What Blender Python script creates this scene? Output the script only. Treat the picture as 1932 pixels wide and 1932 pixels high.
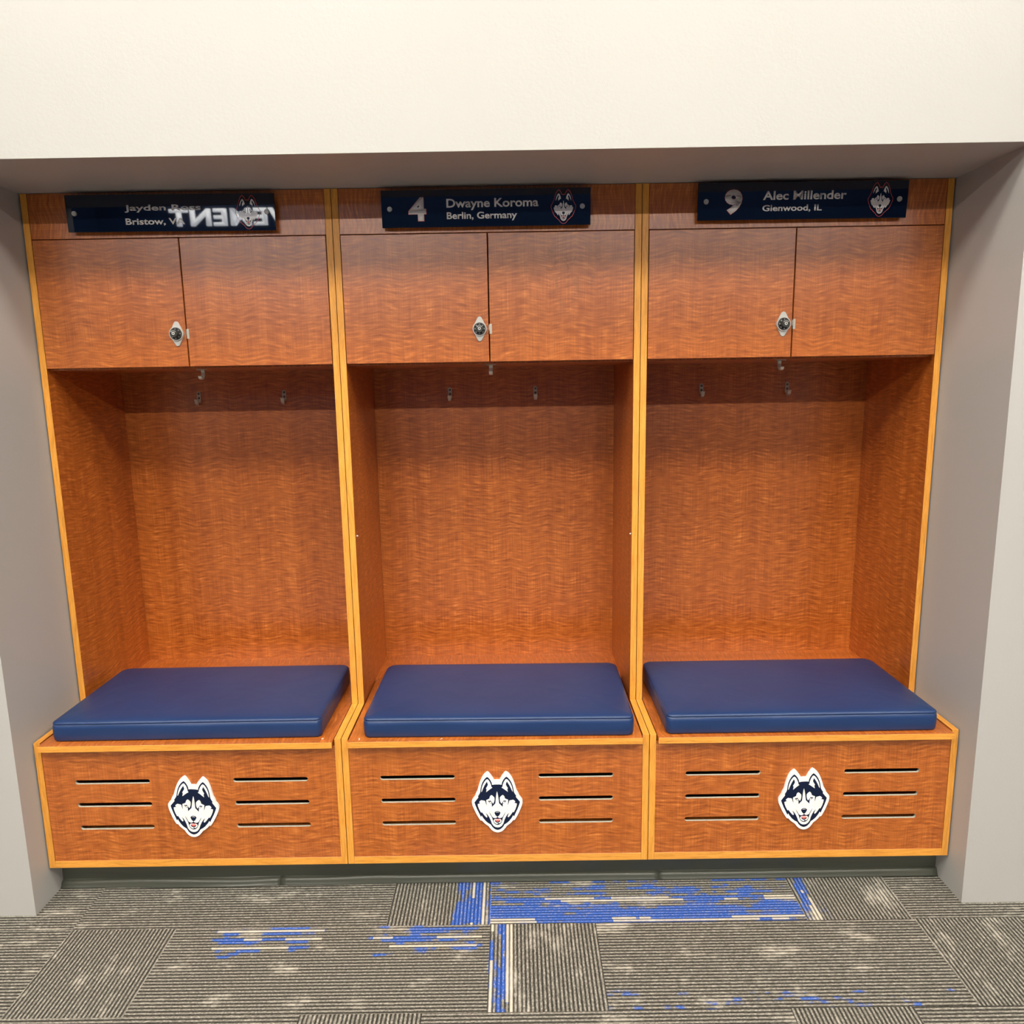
import bpy, bmesh, math, random
from mathutils import Vector, Matrix

for o in list(bpy.data.objects):
    bpy.data.objects.remove(o, do_unlink=True)
random.seed(7)
scn = bpy.context.scene
C = scn.collection

# ------------------------------------------------------------------ camera
Z0 = 0.056                       # height of the fitted datum above the carpet
yaw, pitch, roll, FPX = -0.002986, -0.168880, -0.016098, 1399.34
cy_, sy_ = math.cos(yaw), math.sin(yaw)
cp_, sp_ = math.cos(pitch), math.sin(pitch)
fwd = Vector((sy_*cp_, cy_*cp_, sp_))
rgt0 = Vector((cy_, -sy_, 0))
up0 = rgt0.cross(fwd)
cr_, sr_ = math.cos(roll), math.sin(roll)
rgt = cr_*rgt0 + sr_*up0
upv = -sr_*rgt0 + cr_*up0
cam_d = bpy.data.cameras.new('camera')
cam = bpy.data.objects.new('camera', cam_d)
C.objects.link(cam)
cam.matrix_world = Matrix(((rgt.x, upv.x, -fwd.x, 0.5239),
                           (rgt.y, upv.y, -fwd.y, -2.3015),
                           (rgt.z, upv.z, -fwd.z, 1.4781+Z0),
                           (0, 0, 0, 1)))
cam_d.sensor_width = 36.0
cam_d.lens = FPX/1932*36.0
cam_d.clip_start = 0.02
scn.camera = cam
scn.cycles.diffuse_bounces = 3

# ------------------------------------------------------------------ world and exposure
wd = bpy.data.worlds.new('world')
scn.world = wd
wd.use_nodes = True
wd.node_tree.nodes['Background'].inputs[0].default_value = (1, 0.95, 0.88, 1)
wd.node_tree.nodes['Background'].inputs[1].default_value = 0.008
vs = scn.view_settings
vs.view_transform = 'Standard'
vs.look = 'None'
vs.gamma = 1.0
vs.use_curve_mapping = False
vs.exposure = 0.0

LIGHT_COL = (1.0, 0.94, 0.84)
FAR_STRENGTH = 180.0       # ceiling row near the opposite wall
NEAR_STRENGTH = 23.0       # ceiling row above the photographer
SIGN_STRENGTH = 8.0

# ------------------------------------------------------------------ dimensions (metres)
W = 0.9144                 # locker pitch
T = 0.0199                 # side panel thickness
ZT = 2.056+Z0              # underside of soffit = top of lockers
ZDT = 1.924+Z0             # top of doors
ZDB = 1.551+Z0             # bottom of doors
ZS = 0.4543+Z0             # top of bench
ZB = 0.0457+Z0             # underside of locker
DF = 0.2485                # bench projects this far in front of the uprights
DB = 0.434                 # depth of the back panel
SOF = 0.326                # soffit projects this far
CEIL = 4.2+Z0
HFAR = 3.35+Z0               # suspended row
YW = -5.6                  # opposite wall

# ------------------------------------------------------------------ mesh helpers
def uv_box(me, grain, mats=None):
    """planar UVs in metres; v runs along the grain axis"""
    uvl = me.uv_layers.new(name='uv')
    g = 'xyz'.index(grain)
    for p in me.polygons:
        n = p.normal
        ax = max(range(3), key=lambda i: abs(n[i]))
        axes = [i for i in range(3) if i != ax]
        if g in axes:
            v = g; u = [i for i in axes if i != g][0]
        else:
            u, v = axes
        for li in p.loop_indices:
            co = me.vertices[me.loops[li].vertex_index].co
            uvl.data[li].uv = (co[u], co[v])

def link(name, me, mat, parent=None, smooth=False):
    o = bpy.data.objects.new(name, me)
    C.objects.link(o)
    for m in (mat if isinstance(mat, (list, tuple)) else [mat]):
        me.materials.append(m)
    if smooth:
        for p in me.polygons: p.use_smooth = True
    if parent is not None:
        o.parent = parent
    return o

def new_bm(): return bmesh.new()

def box(bm, x0, x1, y0, y1, z0, z1, mi=0):
    vs_ = [bm.verts.new(c) for c in ((x0,y0,z0),(x1,y0,z0),(x1,y1,z0),(x0,y1,z0),
                                     (x0,y0,z1),(x1,y0,z1),(x1,y1,z1),(x0,y1,z1))]
    for f in ((3,2,1,0),(4,5,6,7),(0,1,5,4),(1,2,6,5),(2,3,7,6),(3,0,4,7)):
        fa = bm.faces.new([vs_[i] for i in f]); fa.material_index = mi
    return vs_

def bbox_part(name, dims, mat, parent=None, grain='z', bevel=0.0006):
    bm = new_bm()
    for d in (dims if isinstance(dims[0], (list, tuple)) else [dims]):
        box(bm, *d)
    if bevel:
        bmesh.ops.bevel(bm, geom=list(bm.edges), offset=bevel, segments=1, affect='EDGES')
    return fin(name, bm, mat, parent, grain)

def fin(name, bm, mat, parent=None, grain='z', smooth=False):
    bmesh.ops.recalc_face_normals(bm, faces=list(bm.faces))
    me = bpy.data.meshes.new(name)
    bm.to_mesh(me); bm.free()
    me.update()
    while me.uv_layers: me.uv_layers.remove(me.uv_layers[0])
    uv_box(me, grain)
    return link(name, me, mat, parent, smooth)

def outline_mesh(loops, depth):
    """2D outlines (first outer, rest holes) -> solid mesh in XY, thickness along Z, centred"""
    cu = bpy.data.curves.new('tmp', 'CURVE')
    cu.dimensions = '2D'; cu.fill_mode = 'BOTH'; cu.extrude = depth/2
    for lp in loops:
        s = cu.splines.new('POLY'); s.points.add(len(lp)-1)
        for p, q in zip(s.points, lp): p.co = (q[0], q[1], 0, 1)
        s.use_cyclic_u = True
    o = bpy.data.objects.new('tmp', cu); C.objects.link(o)
    dg = bpy.context.evaluated_depsgraph_get(); dg.update()
    me = bpy.data.meshes.new_from_object(o.evaluated_get(dg))
    bpy.data.objects.remove(o, do_unlink=True); bpy.data.curves.remove(cu)
    return me

def bm_from(me, M=None):
    bm = new_bm(); bm.from_mesh(me)
    if M is not None: bmesh.ops.transform(bm, matrix=M, verts=list(bm.verts))
    return bm

UPRIGHT = Matrix(((1,0,0,0),(0,0,-1,0),(0,1,0,0),(0,0,0,1)))    # XY drawing -> XZ plane, facing -Y

def add_to(bm, me, M, mi=0):
    n0 = len(bm.faces)
    b2 = bm_from(me, M)
    tmp = bpy.data.meshes.new('t'); b2.to_mesh(tmp); b2.free()
    bm.from_mesh(tmp); bpy.data.meshes.remove(tmp)
    bm.faces.ensure_lookup_table()
    for f in bm.faces[n0:]: f.material_index = mi

def text_mesh(s, bold=0.02, depth=0.001, space=1.0):
    cu = bpy.data.curves.new('tmp', 'FONT')
    cu.body = s; cu.size = 1.0; cu.offset = bold; cu.extrude = 0.0
    cu.space_character = space
    cu.resolution_u = 4
    o = bpy.data.objects.new('tmp', cu); C.objects.link(o)
    dg = bpy.context.evaluated_depsgraph_get(); dg.update()
    me = bpy.data.meshes.new_from_object(o.evaluated_get(dg))
    bpy.data.objects.remove(o, do_unlink=True); bpy.data.curves.remove(cu)
    bm = bm_from(me)
    r = bmesh.ops.extrude_face_region(bm, geom=list(bm.faces))
    bmesh.ops.translate(bm, vec=(0, 0, depth), verts=[v for v in r['geom'] if isinstance(v, bmesh.types.BMVert)])
    me2 = bpy.data.meshes.new('t'); bm.to_mesh(me2); bm.free()
    return me2

def mesh_bounds(me):
    xs = [v.co.x for v in me.vertices]; ys = [v.co.y for v in me.vertices]
    return min(xs), max(xs), min(ys), max(ys)

def cyl(bm, c, r, axis, L, seg=24, mi=0, r2=None):
    """cylinder starting at c running along axis vector"""
    a = Vector(axis).normalized()
    u = a.orthogonal().normalized(); w = a.cross(u)
    r2 = r if r2 is None else r2
    A = [bm.verts.new(Vector(c)+r*(math.cos(t)*u+math.sin(t)*w)) for t in [2*math.pi*i/seg for i in range(seg)]]
    B = [bm.verts.new(Vector(c)+a*L+r2*(math.cos(t)*u+math.sin(t)*w)) for t in [2*math.pi*i/seg for i in range(seg)]]
    fs = [bm.faces.new(A[::-1]), bm.faces.new(B)]
    for i in range(seg): fs.append(bm.faces.new((A[i], A[(i+1) % seg], B[(i+1) % seg], B[i])))
    for f in fs: f.material_index = mi

# ------------------------------------------------------------------ materials
def nt(name):
    m = bpy.data.materials.new(name); m.use_nodes = True
    n = m.node_tree.nodes; n.clear()
    out = n.new('ShaderNodeOutputMaterial'); b = n.new('ShaderNodeBsdfPrincipled')
    m.node_tree.links.new(b.outputs[0], out.inputs[0])
    return m, n, m.node_tree.links, b

def mathn(n, l, op, a, b=None, c=None):
    x = n.new('ShaderNodeMath'); x.operation = op
    for i, q in enumerate((a, b, c)):
        if q is None: continue
        if isinstance(q, (int, float)): x.inputs[i].default_value = q
        else: l.new(q, x.inputs[i])
    return x.outputs[0]

def noise(n, l, vec, scale=1.0, detail=2, rough=0.5, dist=0.0):
    x = n.new('ShaderNodeTexNoise'); l.new(vec, x.inputs['Vector'])
    x.inputs['Scale'].default_value = scale; x.inputs['Detail'].default_value = detail
    x.inputs['Roughness'].default_value = rough; x.inputs['Distortion'].default_value = dist
    return x.outputs['Fac']

def comb(n, l, x, y, z=0.0):
    c = n.new('ShaderNodeCombineXYZ')
    for i, q in enumerate((x, y, z)):
        if isinstance(q, (int, float)): c.inputs[i].default_value = q
        else: l.new(q, c.inputs[i])
    return c.outputs[0]

def ramp(n, l, fac, stops):
    r = n.new('ShaderNodeValToRGB'); l.new(fac, r.inputs[0])
    e = r.color_ramp.elements
    while len(e) < len(stops): e.new(0.5)
    for q, (p, c) in zip(e, stops):
        q.position = p; q.color = (*c, 1)
    return r.outputs[0]

def simple(name, col, rough=0.5, metal=0.0, **kw):
    m, n, l, b = nt(name)
    tc = n.new('ShaderNodeTexCoord')
    f = noise(n, l, tc.outputs['Object'], kw.get('nscale', 60), 3)
    v = kw.get('var', 0.06)
    c0 = tuple(x*(1-v) for x in col); c1 = tuple(min(1, x*(1+v)) for x in col)
    l.new(ramp(n, l, f, [(0.3, c0), (0.7, c1)]), b.inputs['Base Color'])
    b.inputs['Roughness'].default_value = rough
    b.inputs['Metallic'].default_value = metal
    if 'ior' in kw: b.inputs['IOR'].default_value = kw['ior']
    if 'coat' in kw:
        b.inputs['Coat Weight'].default_value = kw['coat']; b.inputs['Coat Roughness'].default_value = kw.get('coat_rough', 0.05)
    if kw.get('bump'):
        bp = n.new('ShaderNodeBump'); bp.inputs['Strength'].default_value = kw['bump']
        bp.inputs['Distance'].default_value = 0.001
        l.new(noise(n, l, tc.outputs['Object'], kw.get('bscale', 400), 3), bp.inputs['Height'])
        l.new(bp.outputs[0], b.inputs['Normal'])
    return m

def veneer(name, smudges=False, rough=0.31):
    """figured reddish veneer: cross-grain ripples tilting in chevron bands over fine straight grain"""
    m, n, l, b = nt(name)
    tc = n.new('ShaderNodeTexCoord'); oi = n.new('ShaderNodeObjectInfo')
    sp = n.new('ShaderNodeSeparateXYZ'); l.new(tc.outputs['UV'], sp.inputs[0])
    rnd = mathn(n, l, 'MULTIPLY', oi.outputs['Random'], 13.7)
    u = mathn(n, l, 'ADD', sp.outputs[0], rnd); v = mathn(n, l, 'ADD', sp.outputs[1], mathn(n, l, 'MULTIPLY', rnd, 0.61))
    # chevron bands
    warp = noise(n, l, comb(n, l, mathn(n, l, 'MULTIPLY', u, 5.0), mathn(n, l, 'MULTIPLY', v, 0.5)), 1.0, 1)
    uw = mathn(n, l, 'ADD', u, mathn(n, l, 'MULTIPLY', warp, 0.17))
    pp = mathn(n, l, 'PINGPONG', uw, 0.088)
    v2 = mathn(n, l, 'ADD', v, mathn(n, l, 'MULTIPLY', pp, 0.13))
    v3 = mathn(n, l, 'ADD', v2, mathn(n, l, 'MULTIPLY', noise(n, l, comb(n, l, mathn(n, l, 'MULTIPLY', u, 16), mathn(n, l, 'MULTIPLY', v, 9)), 1, 1), 0.0015))
    fig = noise(n, l, comb(n, l, mathn(n, l, 'MULTIPLY', u, 20), mathn(n, l, 'MULTIPLY', v3, 145)), 1.0, 2, 0.55)
    # strength of the figure varies strip by strip along the board
    amp = noise(n, l, comb(n, l, mathn(n, l, 'MULTIPLY', u, 42), mathn(n, l, 'MULTIPLY', v, 8)), 1.0, 2)
    amp = mathn(n, l, 'MULTIPLY', amp, 1.8)
    figc = mathn(n, l, 'MULTIPLY', mathn(n, l, 'SUBTRACT', fig, 0.5), amp)
    grain = noise(n, l, comb(n, l, mathn(n, l, 'MULTIPLY', u, 420), mathn(n, l, 'MULTIPLY', v, 7)), 1.0, 2)
    strip = noise(n, l, comb(n, l, mathn(n, l, 'MULTIPLY', u, 26), mathn(n, l, 'MULTIPLY', v, 0.8)), 1.0, 2)
    s = mathn(n, l, 'ADD', figc, mathn(n, l, 'MULTIPLY', mathn(n, l, 'SUBTRACT', grain, 0.5), 0.42))
    s = mathn(n, l, 'ADD', s, mathn(n, l, 'MULTIPLY', mathn(n, l, 'SUBTRACT', strip, 0.5), 0.32))
    s = mathn(n, l, 'ADD', s, 0.5)
    col = ramp(n, l, s, [(0.24, VEN[0]), (0.5, VEN[1]), (0.66, VEN[2]), (0.84, VEN[3])])
    b.inputs['Roughness'].default_value = rough; b.inputs['Specular IOR Level'].default_value = 0.9
    if smudges:
        # dried hand marks on the laminate
        sm = noise(n, l, comb(n, l, mathn(n, l, 'MULTIPLY', sp.outputs[0], 26), mathn(n, l, 'MULTIPLY', sp.outputs[1], 20)), 1.0, 2, 0.5, 1.4)
        wh = n.new('ShaderNodeVectorMath'); wh.operation = 'DISTANCE'
        l.new(comb(n, l, sp.outputs[0], sp.outputs[1]), wh.inputs[0]); wh.inputs[1].default_value = (0.68, 1.91, 0)
        near = n.new('ShaderNodeMapRange'); l.new(wh.outputs['Value'], near.inputs[0])
        near.inputs[1].default_value = 0.05; near.inputs[2].default_value = 0.19
        near.inputs[3].default_value = 1.0; near.inputs[4].default_value = 0.0
        mr = n.new('ShaderNodeMapRange'); l.new(sm, mr.inputs[0])
        mr.inputs[1].default_value = 0.60; mr.inputs[2].default_value = 0.66
        mask = mathn(n, l, 'MULTIPLY', mr.outputs[0], near.outputs[0])
        mx = n.new('ShaderNodeMix'); mx.data_type = 'RGBA'
        l.new(mathn(n, l, 'MULTIPLY', mask, 0.4), mx.inputs['Factor']); l.new(col, mx.inputs['A'])
        mx.inputs['B'].default_value = (0.20, 0.075, 0.02, 1)
        col = mx.outputs['Result']
        l.new(mathn(n, l, 'MULTIPLY_ADD', mask, 0.2, rough), b.inputs['Roughness'])
    l.new(col, b.inputs['Base Color'])
    bp = n.new('ShaderNodeBump'); bp.inputs['Strength'].default_value = 0.05; bp.inputs['Distance'].default_value = 0.001
    l.new(grain, bp.inputs['Height']); l.new(bp.outputs[0], b.inputs['Normal'])
    return m

VEN = [(0.27, 0.060, 0.007), (0.42, 0.107, 0.014), (0.56, 0.163, 0.026), (0.74, 0.262, 0.056)]
M_VEN = veneer('figured_veneer')
M_VEN_SM = veneer('figured_veneer_hand_marked', smudges=True)

def band_mat():
    m, n, l, b = nt('honey_edge_band')
    tc = n.new('ShaderNodeTexCoord'); oi = n.new('ShaderNodeObjectInfo')
    sp = n.new('ShaderNodeSeparateXYZ'); l.new(tc.outputs['UV'], sp.inputs[0])
    u = mathn(n, l, 'ADD', sp.outputs[0], mathn(n, l, 'MULTIPLY', oi.outputs['Random'], 9.1)); v = sp.outputs[1]
    wv = noise(n, l, comb(n, l, mathn(n, l, 'MULTIPLY', u, 20), mathn(n, l, 'MULTIPLY', v, 6)), 1, 2)
    f = noise(n, l, comb(n, l, mathn(n, l, 'ADD', mathn(n, l, 'MULTIPLY', u, 170), mathn(n, l, 'MULTIPLY', wv, 5)), mathn(n, l, 'MULTIPLY', v, 11)), 1, 3)
    fl = noise(n, l, comb(n, l, mathn(n, l, 'MULTIPLY', u, 700), mathn(n, l, 'MULTIPLY', v, 60)), 1, 2)
    s = mathn(n, l, 'ADD', mathn(n, l, 'MULTIPLY', f, 0.7), mathn(n, l, 'MULTIPLY', fl, 0.3))
    l.new(ramp(n, l, s, [(0.3, (0.58, 0.225, 0.030)), (0.48, (0.74, 0.32, 0.046)), (0.62, (0.82, 0.37, 0.060)), (0.8, (0.88, 0.42, 0.085))]), b.inputs['Base Color'])
    b.inputs['Roughness'].default_value = 0.42
    return m
M_BAND = band_mat()
M_COREPALE = simple('pale_board_core', (0.46, 0.44, 0.36), 0.8, nscale=300, var=0.15)
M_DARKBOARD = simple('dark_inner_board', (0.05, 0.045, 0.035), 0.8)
M_STEEL = simple('brushed_steel', (0.60, 0.56, 0.48), 0.34, 0.55, nscale=200)
M_NICKEL = simple('dull_nickel', (0.52, 0.47, 0.37), 0.42, 0.3, nscale=150)
M_CHROME = simple('chrome_plate', (0.66, 0.65, 0.61), 0.28, 0.25)
M_BLACK = simple('black_dial', (0.012, 0.012, 0.012), 0.3, ior=1.5)
M_KNOB = simple('dark_grey_knob', (0.035, 0.036, 0.030), 0.35)
M_WHITEINK = simple('white_ink', (0.86, 0.85, 0.80), 0.35)
M_PLASTICWHITE = simple('white_plastic', (0.90, 0.89, 0.85), 0.3)
M_NAVYINK = simple('navy_ink', (0.005, 0.011, 0.036), 0.5)
M_NAVYINK.node_tree.nodes['Principled BSDF'].inputs['Specular IOR Level'].default_value = 0.2
M_RED = simple('red_ink', (0.72, 0.075, 0.06), 0.35)
M_TONGUE = simple('coral_red_ink', (0.85, 0.13, 0.10), 0.35)
M_PLATE = simple('navy_acrylic', (0.003, 0.007, 0.020), 0.02, ior=1.5, var=0.02)
M_PLATEINK = simple('plate_white_ink', (0.72, 0.68, 0.655), 0.12, ior=1.5)
M_HOLE = simple('screw_hole', (0.01, 0.01, 0.01), 0.6)
M_CRUMB = simple('pale_chip', (0.85, 0.80, 0.70), 0.8)

def leather():
    m, n, l, b = nt('navy_vinyl')
    tc = n.new('ShaderNodeTexCoord')
    big = noise(n, l, tc.outputs['Object'], 5, 3)
    l.new(ramp(n, l, big, [(0.3, (0.010, 0.032, 0.108)), (0.7, (0.013, 0.038, 0.122))]), b.inputs['Base Color'])
    b.inputs['Roughness'].default_value = 0.38
    b.inputs['Specular IOR Level'].default_value = 0.40
    vo = n.new('ShaderNodeTexVoronoi'); l.new(tc.outputs['Object'], vo.inputs['Vector']); vo.inputs['Scale'].default_value = 900
    bp = n.new('ShaderNodeBump'); bp.inputs['Strength'].default_value = 0.10; bp.inputs['Distance'].default_value = 0.0006
    l.new(vo.outputs['Distance'], bp.inputs['Height'])
    bp2 = n.new('ShaderNodeBump'); bp2.inputs['Strength'].default_value = 0.25; bp2.inputs['Distance'].default_value = 0.006
    l.new(noise(n, l, tc.outputs['Object'], 9, 2, 0.5, 0.6), bp2.inputs['Height']); l.new(bp.outputs[0], bp2.inputs['Normal'])
    l.new(bp2.outputs[0], b.inputs['Normal'])
    return m
M_VINYL = leather()
M_THREAD = simple('pale_blue_thread', (0.16, 0.20, 0.34), 0.6)

def paint(name, col, bump=0.25, rough=0.42, spec=0.5):
    m, n, l, b = nt(name)
    tc = n.new('ShaderNodeTexCoord')
    l.new(ramp(n, l, noise(n, l, tc.outputs['Object'], 2.0, 2), [(0.3, tuple(c*0.985 for c in col)), (0.7, col)]), b.inputs['Base Color'])
    b.inputs['Roughness'].default_value = rough; b.inputs['Specular IOR Level'].default_value = spec
    bp = n.new('ShaderNodeBump'); bp.inputs['Strength'].default_value = bump; bp.inputs['Distance'].default_value = 0.0015
    l.new(noise(n, l, tc.outputs['Object'], 130, 4, 0.6), bp.inputs['Height']); l.new(bp.outputs[0], b.inputs['Normal'])
    return m
M_WALL = paint('cream_wall_paint', (0.445, 0.436, 0.415))
M_CEIL = paint('ceiling_tile_white', (0.50, 0.49, 0.46))
M_NAVYWALL = paint('navy_wall_paint', (0.004, 0.010, 0.030), 0.1, 0.95, 0.1)

def rubber():
    m, n, l, b = nt('charcoal_rubber')
    tc = n.new('ShaderNodeTexCoord')
    mp = n.new('ShaderNodeMapping'); mp.inputs['Scale'].default_value = (3, 30, 30); l.new(tc.outputs['Object'], mp.inputs[0])
    l.new(ramp(n, l, noise(n, l, mp.outputs[0], 1.5, 3), [(0.3, (0.060, 0.063, 0.048)), (0.7, (0.074, 0.078, 0.060))]), b.inputs['Base Color'])
    b.inputs['Roughness'].default_value = 0.36
    return m
M_RUBBER = rubber()

def carpet():
    m, n, l, b = nt('ribbed_carpet')
    tc = n.new('ShaderNodeTexCoord')
    sp = n.new('ShaderNodeSeparateXYZ'); l.new(tc.outputs['UV'], sp.inputs[0])     # u along the ribs, v across, one offset per plank
    at = n.new('ShaderNodeAttribute'); at.attribute_name = 'plank'; at.attribute_type = 'GEOMETRY'
    sa = n.new('ShaderNodeSeparateXYZ'); l.new(at.outputs['Vector'], sa.inputs[0])
    u, v = sp.outputs[0], sp.outputs[1]
    jit = mathn(n, l, 'MULTIPLY', mathn(n, l, 'SUBTRACT', noise(n, l, comb(n, l, mathn(n, l, 'MULTIPLY', u, 90), mathn(n, l, 'MULTIPLY', v, 90), sa.outputs[0]), 1, 1), 0.5), 0.10)
    w = mathn(n, l, 'ADD', mathn(n, l, 'MULTIPLY', v, 1/0.0108), jit)
    cell = mathn(n, l, 'FLOOR', w)
    fr = mathn(n, l, 'FRACT', w)
    # rib height: narrow raised yarn row between wider ground
    hgt = mathn(n, l, 'SINE', mathn(n, l, 'MULTIPLY', fr, math.pi))
    cellr = n.new('ShaderNodeTexWhiteNoise'); cellr.noise_dimensions = '2D'
    l.new(comb(n, l, cell, sa.outputs[0]), cellr.inputs['Vector'])
    # loop tufts along a rib
    tuft = noise(n, l, comb(n, l, mathn(n, l, 'MULTIPLY', u, 150), mathn(n, l, 'MULTIPLY', v, 260), sa.outputs[0]), 1, 3, 0.7)
    base = mathn(n, l, 'ADD', mathn(n, l, 'MULTIPLY', hgt, 0.62), mathn(n, l, 'MULTIPLY_ADD', tuft, 0.85, -0.15))
    grey = ramp(n, l, base, [(0.30, (0.026, 0.025, 0.020)), (0.58, (0.076, 0.071, 0.060)), (0.84, (0.205, 0.193, 0.163)), (1.0, (0.44, 0.41, 0.35))])
    # pale drifts
    pn = noise(n, l, comb(n, l, mathn(n, l, 'MULTIPLY', u, 6.5), mathn(n, l, 'MULTIPLY', cell, 0.17), sa.outputs[1]), 1, 4, 0.6)
    pn2 = noise(n, l, comb(n, l, mathn(n, l, 'MULTIPLY', u, 60), mathn(n, l, 'MULTIPLY', v, 140), sa.outputs[1]), 1, 2)
    pal = n.new('ShaderNodeMapRange'); l.new(mathn(n, l, 'ADD', pn, mathn(n, l, 'MULTIPLY', pn2, 0.25)), pal.inputs[0])
    pal.inputs[1].default_value = 0.70; pal.inputs[2].default_value = 0.84
    mx1 = n.new('ShaderNodeMix'); mx1.data_type = 'RGBA'
    l.new(mathn(n, l, 'MULTIPLY', pal.outputs[0], mathn(n, l, 'ADD', mathn(n, l, 'MULTIPLY', hgt, 0.6), 0.1)), mx1.inputs['Factor']); l.new(grey, mx1.inputs['A']); mx1.inputs['B'].default_value = (0.62, 0.58, 0.49, 1)
    # blue yarn: runs along the ribs inside the patch that the plank attribute places
    bn = noise(n, l, comb(n, l, mathn(n, l, 'MULTIPLY', u, 8), mathn(n, l, 'MULTIPLY', cell, 0.33), sa.outputs[0]), 1, 3, 0.6)
    bfine = noise(n, l, comb(n, l, mathn(n, l, 'MULTIPLY', u, 50), mathn(n, l, 'MULTIPLY', v, 200), sa.outputs[0]), 1, 2)
    msk = n.new('ShaderNodeVertexColor'); msk.layer_name = 'blue'
    sm = n.new('ShaderNodeSeparateColor'); l.new(msk.outputs[0], sm.inputs[0])
    rowb = mathn(n, l, 'MULTIPLY', mathn(n, l, 'SUBTRACT', cellr.outputs['Value'], 0.5), 0.17)
    bsum = mathn(n, l, 'ADD', mathn(n, l, 'ADD', mathn(n, l, 'ADD', bn, mathn(n, l, 'MULTIPLY', bfine, 0.12)), sm.outputs[0]), rowb)
    bm_ = n.new('ShaderNodeMapRange'); l.new(bsum, bm_.inputs[0])
    bm_.inputs[1].default_value = 1.12; bm_.inputs[2].default_value = 1.16
    mx2 = n.new('ShaderNodeMix'); mx2.data_type = 'RGBA'
    blue = ramp(n, l, base, [(0.3, (0.016, 0.042, 0.17)), (0.8, (0.045, 0.12, 0.46)), (1.0, (0.09, 0.19, 0.60))])
    # pale yarn rows inside the blue area
    rowp = mathn(n, l, 'MULTIPLY', mathn(n, l, 'GREATER_THAN', cellr.outputs['Value'], 0.84), mathn(n, l, 'MULTIPLY', mathn(n, l, 'GREATER_THAN', sm.outputs[0], 0.45), mathn(n, l, 'GREATER_THAN', noise(n, l, comb(n, l, mathn(n, l, 'MULTIPLY', u, 3.5), mathn(n, l, 'MULTIPLY', cell, 1.7), sa.outputs[1]), 1, 2), 0.47)))
    mx3 = n.new('ShaderNodeMix'); mx3.data_type = 'RGBA'
    l.new(mathn(n, l, 'MULTIPLY', rowp, mathn(n, l, 'MULTIPLY', hgt, 0.7)), mx3.inputs['Factor']); l.new(mx1.outputs['Result'], mx3.inputs['A']); mx3.inputs['B'].default_value = (0.80, 0.74, 0.58, 1)
    ridge = n.new('ShaderNodeMapRange'); l.new(mathn(n, l, 'ADD', mathn(n, l, 'MULTIPLY', hgt, 0.6), mathn(n, l, 'MULTIPLY', tuft, 0.7)), ridge.inputs[0])
    ridge.inputs[1].default_value = 0.92; ridge.inputs[2].default_value = 1.02
    keep = mathn(n, l, 'SUBTRACT', 1.0, mathn(n, l, 'MAXIMUM', mathn(n, l, 'MULTIPLY', ridge.outputs[0], 0.75), mathn(n, l, 'MULTIPLY', rowp, 0.9)))
    l.new(mathn(n, l, 'MULTIPLY', bm_.outputs[0], keep), mx2.inputs['Factor']); l.new(mx3.outputs['Result'], mx2.inputs['A']); l.new(blue, mx2.inputs['B'])
    l.new(mx2.outputs['Result'], b.inputs['Base Color'])
    b.inputs['Roughness'].default_value = 0.95
    b.inputs['Specular IOR Level'].default_value = 0.1
    bp = n.new('ShaderNodeBump'); bp.inputs['Strength'].default_value = 0.8; bp.inputs['Distance'].default_value = 0.004
    l.new(base, bp.inputs['Height']); l.new(bp.outputs[0], b.inputs['Normal'])
    return m
M_CARPET = carpet()

def emis(name, col, s):
    m, n, l, b = nt(name)
    b.inputs['Base Color'].default_value = (*[c*0.8 for c in col], 1)
    b.inputs['Emission Color'].default_value = (*col, 1); b.inputs['Emission Strength'].default_value = s
    return m
M_LAMP_FAR = emis('lamp_diffuser', LIGHT_COL, FAR_STRENGTH)
M_LAMP_NEAR = emis('lamp_diffuser_warm', LIGHT_COL, NEAR_STRENGTH)
M_SIGN = emis('backlit_letter', (0.92, 0.95, 1.0), SIGN_STRENGTH)

# ------------------------------------------------------------------ the setting
X0, X1 = -3.6, 4.6
def struct(o):
    o['kind'] = 'structure'; return o

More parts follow.
